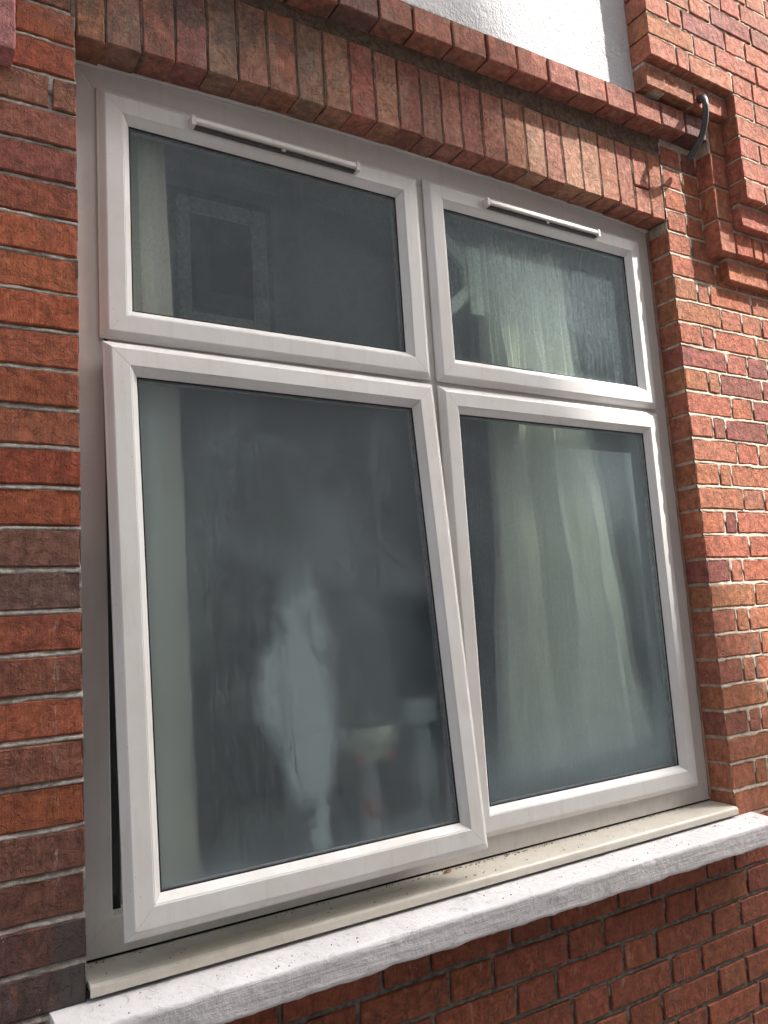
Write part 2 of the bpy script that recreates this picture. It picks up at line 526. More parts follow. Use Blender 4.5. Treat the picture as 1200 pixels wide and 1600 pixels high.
special = {12: (0.294, 0.075, 0.042), 11: (0.328, 0.095, 0.048), 10: (0.2, 0.098, 0.072), 9: (0.165, 0.098, 0.08), 8: (0.294, 0.092, 0.055), 7: (0.237, 0.092, 0.061), 5: (0.237, 0.095, 0.065), 2: (0.158, 0.072, 0.052), 1: (0.129, 0.066, 0.056), 0: (0.096, 0.064, 0.06), 13: (0.328, 0.113, 0.065), 22: (0.271, 0.121, 0.078), 21: (0.282, 0.107, 0.075), 19: (0.282, 0.089, 0.055), 20: (0.26, 0.089, 0.066), 17: (0.407, 0.126, 0.061), 18: (0.384, 0.115, 0.059), 15: (0.351, 0.11, 0.061), 16: (0.396, 0.113, 0.057)}
for k, a, b, z0, z1 in todo_left:
    c = None
    if b > -.06 and k in special: c = tuple(special[k]) + (1,)
    put_brick(left_part, a, b, z0, z1, kind='left', color=c, jit=.0022)
# deeper masonry behind the left pier (its reveal is a mortar-coloured core with brick ends)
core_l = MB().box(-.70, -.004, .03, .12, -.95, 2.6).build('mortar', M['mortar_left'], house)

# rows under the sill
rects_low = []; todo_low = []
for n in range(1, 12):
    z1 = .009 - .075 * n - .0055; z0 = z1 - .0635
    off = 1.240 if n % 2 == 0 else 1.070
    x = off; i = 0
    segs = []
    while x < 2.75:
        w = (.218, .112)[i % 2]; segs.append((x, x + w)); x += w + .0115; i += 1
    x = off - .0115; i = 1
    while x > -.68:
        w = (.218, .112)[i % 2]; segs.append((x - w, x)); x -= w + .0115; i += 1
    for a, b in segs:
        rects_low.append((a, b, z0, z1)); todo_low.append((a, b, z0, z1))
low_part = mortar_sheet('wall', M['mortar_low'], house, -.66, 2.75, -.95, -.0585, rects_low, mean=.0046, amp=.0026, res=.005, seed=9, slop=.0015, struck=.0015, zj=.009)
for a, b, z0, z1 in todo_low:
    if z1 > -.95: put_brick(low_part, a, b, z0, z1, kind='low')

# right pier
rects_r = []; todo_r = []
def flemish_right(k, x):
    segs = []
    if k % 2: seq = [.1065, .053, .215, .1025, .215, .1025, .215]
    else: seq = [.215, .1025, .1025, .215, .1025, .215, .1025]
    for w in seq:
        segs.append((x, x + w)); x += w + .0085
        if x > 2.75: break
    return segs
for k in range(-1, 28):
    z0 = k * .075 + .0042; z1 = (k + 1) * .075 - .0042
    z0 += .0008; z1 -= .0008
    if k == -1: z0 = -.0615; z1 = -.004
    x = W_OP + random.uniform(-.001, .001)
    if k == -1: x = 1.876
    if k >= 24: segs = [(1.806, 1.902), (1.911, 1.984)] if k % 2 else [(1.806, 1.895), (1.904, 1.984)]
    elif k == 23: segs = [(x, 1.806 + .1), (1.915, 2.045)]
    else: segs = flemish_right(k, x)
    for a, b in segs:
        if k == 22 and b > 2.045:
            pass
        rects_r.append((a, b, z0, z1)); todo_r.append((k, a, b, z0, z1))
right_part = mortar_sheet('wall', M['mortar_right'], house, W_OP + .0, 2.75, -.062, 2.12, rects_r, mean=.0012, amp=.0022, res=.0045, seed=21, slop=.0040, struck=.0022)
for k, a, b, z0, z1 in todo_r:
    c = None
    if k == 11 and 1.90 < a < 1.95: c = (.20, .062, .052, 1)
    if k in (0,) and b < 2.0: c = (.16, .062, .055, 1)
    put_brick(right_part, a, b, z0, z1, kind='right', color=c)
MB().box(W_OP + .0035, 2.75, .0085, .12, -.01, 2.30).box(W_OP + .08, 2.75, .035, .12, -.95, -.01).build('mortar', M['mortar_right'], house)
# ---- soldier arch
jx = [0.0, .060, .135, .208, .280, .352, .426, .500, .574, .646, .717, .788, .858, .925, .990, 1.063, 1.141, 1.219, 1.292, 1.362, 1.438, 1.515, 1.591, 1.664, 1.735, 1.800]
def soffit(x):
    u = (x - .9) / .9
    return 1.829 + .023 * (1 - abs(u) ** 2.6)
arch = MB()
_ax = np.linspace(-.006, 1.803, 31)
arch.add([(x, y, z) for x in _ax for y, z in ((.0085, soffit(x) + .0022), (.13, soffit(x) + .0022), (.13, 2.12), (.0085, 2.12))],
         [(4 * i + k, 4 * i + (k + 1) % 4, 4 * i + 4 + (k + 1) % 4, 4 * i + 4 + k) for i in range(30) for k in range(4)])
arch = arch.build('soldier_arch', M['mortar_arch'], house)
for i in range(len(jx) - 1):
    a = jx[i] + .0019; b = jx[i + 1] - .0019
    zb = soffit((a + b) / 2) + random.uniform(-.0006, .0006)
    sh = -(soffit(b) - soffit(a)) / (b - a) * .0
    c = clay('arch')
    if i > 12:
        c = tuple(x * random.uniform(.9, 1.08) for x in (.34, .140, .092)) + (1,)
        if i in (17, 19, 20): c = (.38, .20, .130, 1)
    if i <= 7: c = tuple(x * random.uniform(.88, 1.1) for x in ((.27, .140, .105) if i % 3 else (.29, .125, .090))) + (1,)
    if i in (23,):
        put_brick(arch, a, b, zb, zb + .082, d=.112, color=c, name='voussoir', jit=.0005); put_brick(arch, a, b, zb + .088, 2.052, d=.112, color=c, name='voussoir', jit=.0005)
        continue
    put_brick(arch, a, b, zb, 2.050 + random.uniform(-.003, .003), d=.112, color=c, name='voussoir', jit=.0005)
# arch joints, slightly proud of the core, and the lean mortar bed above the soldiers
rects_a = [(jx[i] + .0019, jx[i + 1] - .0019, soffit((jx[i] + jx[i + 1]) / 2), 2.051) for i in range(len(jx) - 1)]
mortar_sheet('mortar', M['mortar_arch'], arch, -.008, 1.812, 1.853, 2.14, rects_a, mean=.0012, amp=.0022, res=.004, seed=33, slop=.0032)

# ---- hood mould (headers projecting over the arch)
def hood_z(x): return 2.088 + max(0, x - .55) * .026
hood = MB()
hx = [-.11 + .117 * i for i in range(8)] + [.812, .935, 1.052, 1.158, 1.275, 1.392, 1.512, 1.636, 1.757, 1.876, 1.985]
for i in range(len(hx) - 1):
    pass
hood.add([(-.10, -.046, 2.094), (.55, -.046, 2.094), (1.98, -.046, 2.131), (-.10, .10, 2.094), (.55, .10, 2.094), (1.98, .10, 2.131),
          (-.10, -.046, 2.160), (.55, -.046, 2.160), (1.98, -.046, 2.197), (-.10, .10, 2.160), (.55, .10, 2.160), (1.98, .10, 2.197)],
         [(0, 1, 7, 6), (1, 2, 8, 7), (3, 4, 1, 0), (4, 5, 2, 1), (6, 7, 10, 9), (7, 8, 11, 10), (2, 5, 11, 8), (3, 0, 6, 9)])
hood = hood.build('hood_mould', M['mortar_arch'], house)
for i in range(len(hx) - 1):
    a, b = hx[i] + .0035, hx[i + 1] - .0035
    z = hood_z((a + b) / 2)
    c = clay('label')
    if 6 < i < 12: c = (.36 * random.uniform(.9, 1.1), .145, .10, 1)
    put_brick(hood, a, b, z + random.uniform(-.002, .002), z + .076, y=-.056, d=.15, color=c, shear=-.020, jit=.002)
# cement fillet along the top of the hood mould
fx = np.linspace(-.12, 1.76, 420); prof = [(-.052, -.012), (-.054, -.001), (-.043, .008), (-.030, .016)]
Pf = np.zeros((len(fx), len(prof), 3))
for i, x in enumerate(fx):
    z = hood_z(x) + .077
    for k, (yy, zz) in enumerate(prof):
        q = float(fbm(x * 40, k * 3.1, 5, 3))
        Pf[i, k] = (x, yy + q * .004, z + zz + q * .005)
link('mortar', grid_mesh('mortar', Pf), M['mortar_arch'], hood)

# ---- projecting stepped brickwork on the right (corbelled frame) ----
pier = MB().box(2.078, 2.80, -.104, .10, 1.921, 2.297).box(1.675, 2.80, -.104, .10, 2.297, 3.1).build('projecting_pier', M['mortar_right'], house)
r = 0; rects_p = []
z = 1.9195
row = 0
while z < 3.02:
    xl = 2.074 if z < 2.28 else 1.667
    upper = z > 2.28
    if not upper: seq = ([.215, .1025, .215, .1025, .215] if row % 2 else [.1025, .215, .1025, .215])
    else: seq = ([.1025, .058, .215, .1025, .215, .1025, .215, .1025] if row % 2 else [.215, .1025, .215, .1025, .215, .1025, .215])
    if abs(z - 2.2945) < .01: seq = [.120, .052, .215, .100, .1025, .215, .1025, .215]
    x = xl
    for w in seq:
        if x > 2.80: break
        rects_p.append((x, x + w, z, z + .0665))
        put_brick(pier, x, x + w, z, z + .0665, y=-.112, d=.118, kind='right')
        x += w + .0085
    z += .075; row += 1
mortar_sheet('mortar', M['mortar_right'], pier, 2.076, 2.80, 1.921, 2.30, rects_p, y=-.112, mean=.003, amp=.003, seed=44, slop=.002)
mortar_sheet('mortar', M['mortar_right'], pier, 1.669, 2.80, 2.300, 3.05, rects_p, y=-.112, mean=.003, amp=.003, seed=45, slop=.002)
# next step back, under the top run and under the bottom run
MB().box(1.673, 2.073, -.077, .10, 2.212, 2.296).box(2.078, 2.8, -.077, .1, 1.840, 1.921).box(1.992, 2.8, -.050, .1, 1.752, 1.84).box(1.992, 2.074, -.050, .1, 1.84, 2.22).box(2.056, 2.8, -.022, .1, 1.672, 1.752).build('mortar', M['mortar_right'], pier)
for a, b in ((1.669, 1.893), (1.901, 2.070)):
    put_brick(pier, a, b, 2.211, 2.279, y=-.084, d=.15, kind='right')
for a, b in ((2.0745, 2.2895), (2.298, 2.400), (2.409, 2.624)):
    put_brick(pier, a, b, 1.836, 1.906, y=-.084, d=.15, kind='right')
for z0_, z1_ in ((1.746, 1.851), (1.859, 1.966), (1.974, 2.085), (2.093, 2.205)):
    put_brick(pier, 1.987 if z0_ < 2.09 else 2.003, 2.064 if z0_ < 1.8 else 2.071, z0_, z1_, y=-.056, d=.15, kind='right')
for a, b in ((2.072, 2.160), (2.168, 2.212), (2.220, 2.330), (2.339, 2.44), (2.449, 2.66)):
    put_brick(pier, a, b, 1.749, 1.824, y=-.056, d=.15, kind='right')
for a, b in ((2.051, 2.266), (2.275, 2.377), (2.386, 2.6)):
    put_brick(pier, a, b, 1.667, 1.736, y=-.028, d=.12, kind='right')

# ---- mirrored projecting corner at the far left, its lowest brick painted pink
lp = MB().box(-.70, -.124, -.048, .10, 1.722, 3.0).build('projecting_pier', M['mortar_left'], house)
for i, z0_ in enumerate((1.717, 1.834, 1.951)):
    o = put_brick(lp, -.196, -.118, z0_, z0_ + .108, y=-.056, d=.15, color=(.46, .20, .19, 1) if i < 1 else (.40, .22, .20, 1))
    if o and i == 0: o['label'] = 'brick with flaking pink paint'
for k in range(17):
    for q in range(3):
        put_brick(lp, -.205 - .112 * (q + 1) + .006, -.205 - .112 * q - .003, 1.720 + k * .075, 1.787 + k * .075, y=-.056, d=.15, kind='left')

# ---- rendered panel above
rx = np.linspace(-.75, 1.716, 260); rz = np.linspace(2.165, 3.0, 90)
Xr, Zr = np.meshgrid(rx, rz, indexing='ij')
wob = np.where(Zr < 2.2, fbm(Xr * 30, Zr * 5, 3, 3) * .006, 0)
Yr = -.035 + fbm(Xr * 3, Zr * 3, 8, 2) * .002
Xr = Xr + np.where(Xr > 1.70, fbm(Zr * 25, Zr * 3, 4, 3) * .006, 0)
Pr = np.stack([Xr, Yr, Zr + wob], -1)
link('render_panel', grid_mesh('render_panel', Pr), M['render'], house)
MB().box(-.75, 1.72, -.02, .12, 2.17, 3.0).build('mortar', M['mortar_arch'], house)
flush_stuff()

# ------------------------------------------------------------------ painted stone sill
def stone_sill():
    xs = np.concatenate([[-.060], np.linspace(-.059, 1.869, 620), [1.870]])
    prof = []
    for i in range(10): prof.append((.060 - .150 * i / 9, .010 - .0095 * i / 9))       # top
    prof += [(-.0925, -.0012), (-.0945, -.0040)]
    for i in range(1, 9): prof.append((-.0950 + .0006 * i, -.0040 - .0515 * i / 8))     # front
    prof += [(-.086, -.0580), (-.05, -.0575), (.055, -.0575)]
    Pq = np.zeros((len(xs), len(prof), 3))
    for k, (y, z) in enumerate(prof):
        n = fbm(xs * 22, np.full(xs.shape, k * 1.7), 2, 3); n2 = fbm(xs * 90, np.full(xs.shape, k * 3.3), 6, 2)
        slow = fbm(xs * 3, np.full(xs.shape, 0.0), 12, 2) * .003
        chip = np.zeros(xs.shape)
        yy = y + (n * .0012 + n2 * .0006) * (1 if k > 8 else 0) + (slow if k > 9 else 0)
        zz = z + n * .0007 + n2 * .0005
        if 17 <= k <= 20:
            lump = fbm(xs * 14, np.full(xs.shape, 4.4), 31, 3)
            zz = zz + np.clip(lump, -1, 1) * .0055
            yy = yy - np.clip(lump, 0, 1) * .001
        if k in (9, 10, 11):
            yy = yy + np.clip(fbm(xs * 18, np.full(xs.shape, 9.4), 77, 3) - .25, 0, 1) * .008
        Pq[:, k] = np.stack([xs, yy, zz], -1)
    Pq = Pq[:, ::-1]
    me = grid_mesh('stone_sill', Pq)
    bm = bmesh.new(); bm.from_mesh(me); bm.verts.ensure_lookup_table()
    npf = len(prof)
    bm.faces.new([bm.verts[k] for k in range(npf)]); bm.faces.new([bm.verts[(len(xs) - 1) * npf + k] for k in range(npf)][::-1])
    bmesh.ops.recalc_face_normals(bm, faces=bm.faces); bm.to_mesh(me); bm.free()
    o = link('stone_sill', me, M['stone'])
    tag(o, 'thick white painted stone sill projecting below the window, grey on its front face', 'window sill')
stone_sill()

# ------------------------------------------------------------------ the window
window = empty('casement_window', (W_OP / 2, D_FR, .042), 'white plastic four light window with fogged glass, bottom left casement pushed open', 'window')
WO = Vector(window.location)

def bar(axis, o0, a0, a1, sgn, prof, ratio=(1, 1)):
    """a mitred profile member. axis 'z' = stile running up, 'x' = rail running across.
    o0: outer edge coordinate, sgn: direction towards the glass, a0..a1: run at the outer edge, prof: closed list of (offset, y)"""
    g = .0003
    vs = []
    ratio = ratio or (1, 1)
    for (end, s), rr in zip(((a0, 1), (a1, -1)), ratio):
        for o, y in prof:
            run = end + s * (o * rr + g); off = o0 + sgn * o
            vs.append((off, y, run) if axis == 'z' else (run, y, off))
    n = len(prof)
    fs = [(k, (k + 1) % n, n + (k + 1) % n, n + k) for k in range(n)] + [tuple(range(n)), tuple(range(n, 2 * n))]
    mb = MB().add(vs, fs)
    return mb

def finish(mb, name, mat, parent, bevel=0, M4=None):
    me = mb.mesh(name)
    bm = bmesh.new(); bm.from_mesh(me); bmesh.ops.recalc_face_normals(bm, faces=bm.faces)
    if bevel:
        es = [e for e in bm.edges if len(e.link_faces) == 2 and e.calc_face_angle(0) > R(20)]
        bmesh.ops.bevel(bm, geom=es, offset=bevel, segments=2, affect='EDGES', clamp_overlap=True)
    bm.to_mesh(me); bm.free()
    return link(name, me, mat, parent)

# profile of an opening sash, y measured from the frame face (negative = proud)
SASH = [(0.0, -.0030), (0.0, -.0075), (.0035, -.0095), (.0130, -.0185), (.0160, -.0200), (.0500, -.0200), (.0515, -.0190), (.0520, -.0182)]
BEAD = [(.0524, -.0180), (.0535, -.0178), (.0660, -.0045), (.0680, -.0020), (.0680, .0120), (.0524, .0120)]
SASHB = SASH + [(.0520, .0350), (.0230, .0350), (.0230, -.0030)]

film_specs = {}
def make_film(name, rough, veil, streak, extra=None, clear=.25, tint=(.64, .76, .79)):
    t = NT(name); P = t.pos(); s = t.sep(P)
    st = t.noise(t.scaled(P, 150, 1, 7), 1.0, 4, .6, .1)
    st2 = t.noise(t.scaled(P, 420, 1, 30), 1.0, 3, .6)
    cl = t.noise(P, 3.6, 5, .62, .8)
    sp = t.noise(P, 700, 2, .5)
    v = t.math('ADD', t.math('MULTIPLY', t.smooth(st, .35, .75), streak), t.math('MULTIPLY', t.smooth(st2, .4, .7), streak * .6))
    v = t.math('ADD', v, t.math('MULTIPLY', t.smooth(cl, .40, .62), veil * 1.6))
    v = t.math('ADD', v, veil)
    grain = t.noise(t.scaled(P, 1, 1, .3), 330, 3, .7)
    v = t.math('MULTIPLY', v, t.ramp(grain, [(.32, .35), (.68, 1.7)]))
    v = t.math('ADD', v, t.math('MULTIPLY', t.smooth(sp, .60, .70), .06))
    runs = t.smooth(t.noise(t.scaled(P, 70, 1, 3.0), 1.0, 4, .7, .8), .62, .68)
    v = t.math('MULTIPLY', v, t.math('SUBTRACT', 1.0, t.math('MULTIPLY', runs, .45)))
    spl = t.math('MULTIPLY', t.smooth(t.voro(P, 60).outputs['Distance'], .07, .03), t.smooth(t.noise(P, 8, 2), .50, .60))
    v = t.math('ADD', v, t.math('MULTIPLY', spl, .35))
    if extra: v, rough = extra(t, P, s, v, rough)
    v = t.math('MINIMUM', v, .94)
    drop = t.noise(P, 260, 3, .6)
    nrm = t.bump(drop, .25, .001)
    refr = t.n("ShaderNodeBsdfRefraction", i={'Color': (.87, .955, .985, 1), 'Roughness': rough, 'IOR': 1.18, 'Normal': nrm})
    tr = t.n("ShaderNodeBsdfTransparent", i={'Color': (.93, .955, .955, 1)})
    dif = t.n("ShaderNodeBsdfDiffuse", i={'Color': (*tint, 1)})
    tl = t.n("ShaderNodeBsdfTranslucent", i={'Color': (*tint, 1)})
    m0 = t.n("ShaderNodeMixShader"); t.set(m0, 0, .5); t.set(m0, 1, dif.outputs[0]); t.set(m0, 2, tl.outputs[0])
    m1 = t.n("ShaderNodeMixShader"); t.set(m1, 0, 1 - clear); t.set(m1, 1, tr.outputs[0]); t.set(m1, 2, refr.outputs[0])
    m2 = t.n("ShaderNodeMixShader"); t.set(m2, 0, v); t.set(m2, 1, m1.outputs[0]); t.set(m2, 2, m0.outputs[0])
    return t.done(m2.outputs[0])

def extra_C(t, P, s, v, rough):
    w = t.math('MULTIPLY', t.math('SUBTRACT', t.noise(P, 11, 3, .6), .5), .10)
    w2 = t.math('MULTIPLY', t.math('SUBTRACT', t.noise(P, 30, 3, .6), .5), .05)
    w = t.math('MULTIPLY', w, .7)
    blob = ell(t, s, .443, .475, .084, .140, .05, w, .33)
    blob2 = ell(t, s, .462, .375, .060, .110, -.05, w, .45)
    blob = t.math('MAXIMUM', blob, blob2)
    tail = ell(t, s, .470, .20, .017, .13, -.08, w2, .45)
    neck = ell(t, s, .478, .62, .055, .100, .15, w, .6)
    halo = ell(t, s, .56, .66, .13, .34, .30, w, .75)
    m = t.math('MAXIMUM', blob, t.math('MAXIMUM', t.math('MULTIPLY', tail, .75), t.math('MULTIPLY', neck, .75)))
    inner = t.noise(t.scaled(P, 34, 1, 14), 1.0, 5, .7, 1.6)
    core = ell(t, s, .462, .46, .032, .16, .10, w2, .5)
    swirl = t.smooth(t.noise(t.scaled(P, 60, 1, 26), 1.0, 5, .75, 2.2), .44, .60)
    m = t.math('MULTIPLY', m, t.math('ADD', t.smooth(inner, .36, .60, .36, .66), t.math('MULTIPLY', core, t.math('ADD', .18, t.math('MULTIPLY', swirl, .45)))))
    v = t.math('ADD', v, t.math('MULTIPLY', m, 1.25))
    v = t.math('ADD', v, t.math('MULTIPLY', halo, .12))
    lf_ = t.smooth(t.math('ADD', s[0], t.math('MULTIPLY', t.noise(t.scaled(P, 1, 1, .3), 9, 4, .6), .07)), .225, .165)
    v = t.math('ADD', v, t.math('MULTIPLY', lf_, .20))
    # fog gathered along the bottom bead, with clear runs through it
    low = t.smooth(t.math('ADD', s[2], t.math('MULTIPLY', t.noise(P, 9, 3, .6), .10)), .27, .13)
    v = t.math('ADD', v, t.math('MULTIPLY', low, .58))
    run = t.smooth(t.noise(t.scaled(P, 55, 1, 6), 1.0, 4, .65, 1.3), .60, .66)
    zone = ell(t, s, .36, .28, .11, .17, 0, None, .4)
    v = t.math('MULTIPLY', v, t.math('SUBTRACT', 1.0, t.math('MULTIPLY', t.math('MULTIPLY', run, zone), .75)))
    dots = t.smooth(t.voro(P, 130).outputs['Distance'], .16, .10)
    dz = t.math('MULTIPLY', t.smooth(s[2], .50, .30), t.smooth(t.noise(P, 14, 2), .45, .58))
    v = t.math('ADD', v, t.math('MULTIPLY', t.math('MULTIPLY', dots, dz), .20))
    return v, rough

def extra_D(t, P, s, v, rough):
    low = t.smooth(t.math('ADD', s[2], t.math('MULTIPLY', t.noise(P, 5, 3, .6), .22)), .58, .22)
    v = t.math('ADD', v, t.math('MULTIPLY', low, .62))
    side = t.smooth(t.math('ADD', s[0], t.math('MULTIPLY', t.noise(t.scaled(P, 1, 1, .4), 14, 4, .6), .08)), 1.64, 1.69)
    v = t.math('ADD', v, t.math('MULTIPLY', side, .22))
    left = t.smooth(t.math('ADD', s[0], t.math('MULTIPLY', t.noise(t.scaled(P, 1, 1, .4), 9, 4, .6), .12)), 1.005, 1.035)
    v = t.math('ADD', v, t.math('MULTIPLY', t.math('SUBTRACT', 1.0, left), .10))
    v = t.math('ADD', v, t.math('MULTIPLY', t.math('MULTIPLY', t.smooth(s[0], 1.18, 1.42), .85), .07))
    top = ell(t, s, 1.50, 1.00, .20, .12, 0, None, .7)
    v = t.math('ADD', v, t.math('MULTIPLY', top, .14))
    return v, rough

def extra_B(t, P, s, v, rough):
    m = ell(t, s, 1.42, 1.56, .30, .16, 0, t.math('MULTIPLY', t.math('SUBTRACT', t.noise(P, 9, 3), .5), .2), .75)
    sc = t.noise(t.scaled(P, 60, 1, 22), 1.0, 5, .75, 1.6)
    v = t.math('ADD', v, t.math('MULTIPLY', m, .15))
    v = t.math('ADD', v, t.math('MULTIPLY', t.math('MULTIPLY', t.smooth(s[0], 1.0, 1.2), t.smooth(sc, .56, .68)), .22))
    bot = t.smooth(t.math('ADD', s[2], t.math('MULTIPLY', t.noise(t.scaled(P, 150, 1, 3), 1, 3), .05)), 1.345, 1.318)
    v = t.math('ADD', v, t.math('MULTIPLY', bot, .30))
    return v, rough

F_A = make_film("fogged_glass_top_left", .02, .055, .035, None, .85)
F_B = make_film("fogged_glass_top_right", .07, .045, .16, extra_B, .70)
F_C = make_film("fogged_glass_bottom_left", .36, .085, .12, extra_C, .25)
F_D = make_film("fogged_glass_bottom_right", .28, .05, .10, extra_D, .66)

def mat_glass():
    t = NT("clear_glass"); P = t.pos()
    geo = t.n("ShaderNodeNewGeometry")
    dp = t.n("ShaderNodeVectorMath", operation='DOT_PRODUCT'); t.set(dp, 0, geo.outputs['Incoming']); t.set(dp, 1, geo.outputs['Normal'])
    c5 = t.math('POWER', t.math('SUBTRACT', 1.0, t.math('ABSOLUTE', dp.outputs['Value'])), 5.0)
    fr = t.math('ADD', .060, t.math('MULTIPLY', c5, .9))
    g = t.n("ShaderNodeBsdfGlossy", i={'Color': (.84, .94, 1, 1), 'Roughness': .13})
    d = t.n("ShaderNodeBsdfTransparent", i={'Color': (.97, .985, .985, 1)})
    m = t.n("ShaderNodeMixShader"); t.set(m, 0, fr); t.set(m, 1, d.outputs[0]); t.set(m, 2, g.outputs[0])
    return t.done(m.outputs[0])
M['glass'] = mat_glass()
def mat_spacer(): return mat_simple("spacer_bar", (.30, .31, .32), .35)
M['spacer'] = mat_spacer()

def make_sash(x0, x1, z0, z1, film, y=D_FR, tilt=0.0, twist=0.0, label=None):
    """outer size x0..x1, z0..z1; origin on the top edge so the sash can swing about it"""
    piv = empty_parent = None
    w = x1 - x0; h = z1 - z0
    back = MB()
    T = lambda pts: [(a - w / 2, b, c - h) for a, b, c in pts]
    # gasket line and spacer bar are the sash's own body
    gk = MB()
    gi = .0670
    for a0, a1, c0, c1 in ((gi, w - gi, gi, gi + .0035), (gi, w - gi, h - gi - .0035, h - gi), (gi, gi + .0035, gi, h - gi), (w - gi - .0035, w - gi, gi, h - gi)):
        gk.box(a0, a1, -.0025, .0005, c0, c1)
    gk.v = T(gk.v)
    root = finish(gk, 'sash', M['gasket'], window)
    root.parent = window
    root.location = Vector(((x0 + x1) / 2, y, z1)) - WO
    root.rotation_euler = (tilt, 0, twist)
    if twist: root.location.y -= math.sin(twist) * w * .5
    if label: root['label'] = label
    def add(mb, name, mat, bevel=0):
        mb.v = T(mb.v)
        return finish(mb, name, mat, root, bevel)
    for nm, ax, o0, a0, a1, sg in (('stile', 'z', 0, 0, h, 1), ('stile', 'z', w, 0, h, -1), ('rail', 'x', 0, 0, w, 1), ('rail', 'x', h, 0, w, -1)):
        add(bar(ax, o0, a0, a1, sg, SASHB, None), nm, M['pvc'])
        add(bar(ax, o0, a0, a1, sg, BEAD, None), 'glazing_bead', M['pvc'])
    add(MB().box(.0655, w - .0655, .0008, .0046, .0655, h - .0655), 'glass_pane', M['glass'])
    sl = MB()
    for a0, a1, c0, c1 in ((.0030, w - .0030, .0030, .0080), (.0030, w - .0030, h - .0080, h - .0030), (.0030, .0080, .0080, h - .0080), (w - .0080, w - .0030, .0080, h - .0080)):
        sl.box(a0, a1, -.0028, -.0004, c0, c1)
    add(sl, 'seal_and_shade_strip', M['gasket'])
    sp = MB(); q = .072
    for a0, a1, c0, c1 in ((.060, w - .060, .060, q), (.060, w - .060, h - q, h - .060), (.060, q, q, h - q), (w - q, w - .060, q, h - q)):
        sp.box(a0, a1, .0052, .0170, c0, c1)
    add(sp, 'spacer_bar', M['spacer'])
    f = MB().add([(.0655, .0185, .0655), (w - .0655, .0185, .0655), (w - .0655, .0185, h - .0655), (.0655, .0185, h - .0655)], [(0, 1, 2, 3)])
    f.v = T(f.v)
    link('condensation_film', f.mesh('condensation_film'), film, root)
    return root, T, w, h, add

A = make_sash(.0570, .8790, 1.2260, 1.7800, F_A, label='top left sash with a trickle vent over a nearly clear pane')
B = make_sash(.9000, 1.7430, 1.2260, 1.7860, F_B, label='top right sash with a trickle vent, its glass streaked with sunlit dirt')
Cc = make_sash(.0570, .8790, .0900, 1.2130, F_C, y=D_FR - .004, tilt=-R(4.3), twist=R(.9), label='bottom left casement swung open at the foot, a white smear on its glass')
Dd = make_sash(.9000, 1.7420, .0900, 1.2130, F_D, label='bottom right sash with heavily fogged glass')

# outer frame: mitred jambs, head and bottom rail, then mullion and transom
FR = [(0.0, 0.0), (.0745, 0.0), (.0770, .0025), (.0770, .062), (0.0, .062)]
def frame_piece(mb, name, mat=None):
    mb.v = [(a - WO.x, b - WO.y, c - WO.z) for a, b, c in mb.v]
    return finish(mb, name, mat or M['pvc_frame'], window)
def shift_y(prof, y): return [(o, yy + y) for o, yy in prof]
FY = shift_y(FR, D_FR)
WJL, WJR, WH, WB = .0780 / .077, .0885 / .077, .104 / .077, .0655 / .077      # face widths: jambs, head, bottom rail
frame_piece(bar('z', -.012, .044, 1.870, 1, [(o * WJL, y) for o, y in FY], (WB / WJL, WH / WJL)), 'frame_jamb')
frame_piece(bar('z', 1.812, .044, 1.870, -1, [(o * WJR, y) for o, y in FY], (WB / WJR, WH / WJR)), 'frame_jamb')
frame_piece(bar('x', 1.870, -.012, 1.812, -1, [(o * WH, y) for o, y in FY], (WJL / WH, WJR / WH)), 'frame_head')
frame_piece(bar('x', .0440, -.012, 1.812, 1, [(o * WB, y) for o, y in FY], (WJL / WB, WJR / WB)), 'frame_rail')
frame_piece(MB().box(.860, .919, D_FR, D_FR + .0615, 1.2405, 1.766).box(.860, .919, D_FR, D_FR + .0615, .1095, 1.1985), 'mullion')
frame_piece(MB().box(.074, 1.728, D_FR + .0005, D_FR + .0610, 1.1988, 1.2402), 'transom')
# dark strips standing in for the shade in the rebate behind the open casement
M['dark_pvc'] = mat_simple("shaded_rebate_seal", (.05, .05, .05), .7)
for nm, bx in (('seal_and_shade_strip', (.0735, .0785, D_FR + .045, D_FR + .060, .11, 1.198)), ('seal_and_shade_strip', (.855, .8602, D_FR + .045, D_FR + .060, .11, 1.198))):
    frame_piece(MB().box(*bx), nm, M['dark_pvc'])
frame_piece(MB().box(.0662, .0900, D_FR + .0400, D_FR + .0440, .10, 1.205), 'seal_and_shade_strip', M['gasket'])  # black strip added to darken the shaded slit beside the open casement
# mastic bead where frame meets brick
def mastic(pts, rad, seed):
    mb = MB(); n = len(pts)
    rr = [rad * (1 + .35 * float(fbm(i * .45, seed, 3, 2))) for i in range(n)]
    mb.tube(pts, rr, 8)
    return mb
pts = [(x, D_FR - .002, soffit(x) + .001) for x in np.linspace(.0, 1.80, 120)]
frame_piece(mastic(pts, .0065, 2.0), 'mastic_bead')
pts = [(1.7995, D_FR - .001, z) for z in np.linspace(.05, 1.83, 120)]
M['old_mastic'] = mat_simple("old_brown_mastic", (.30, .19, .13), .8, .5)
frame_piece(mastic(pts, .0050, 5.0), 'mastic_bead', M['old_mastic'])
pts = [(.002, D_FR - .001, z) for z in np.linspace(.05, 1.83, 120)]
frame_piece(mastic(pts, .0045, 9.0), 'mastic_bead')

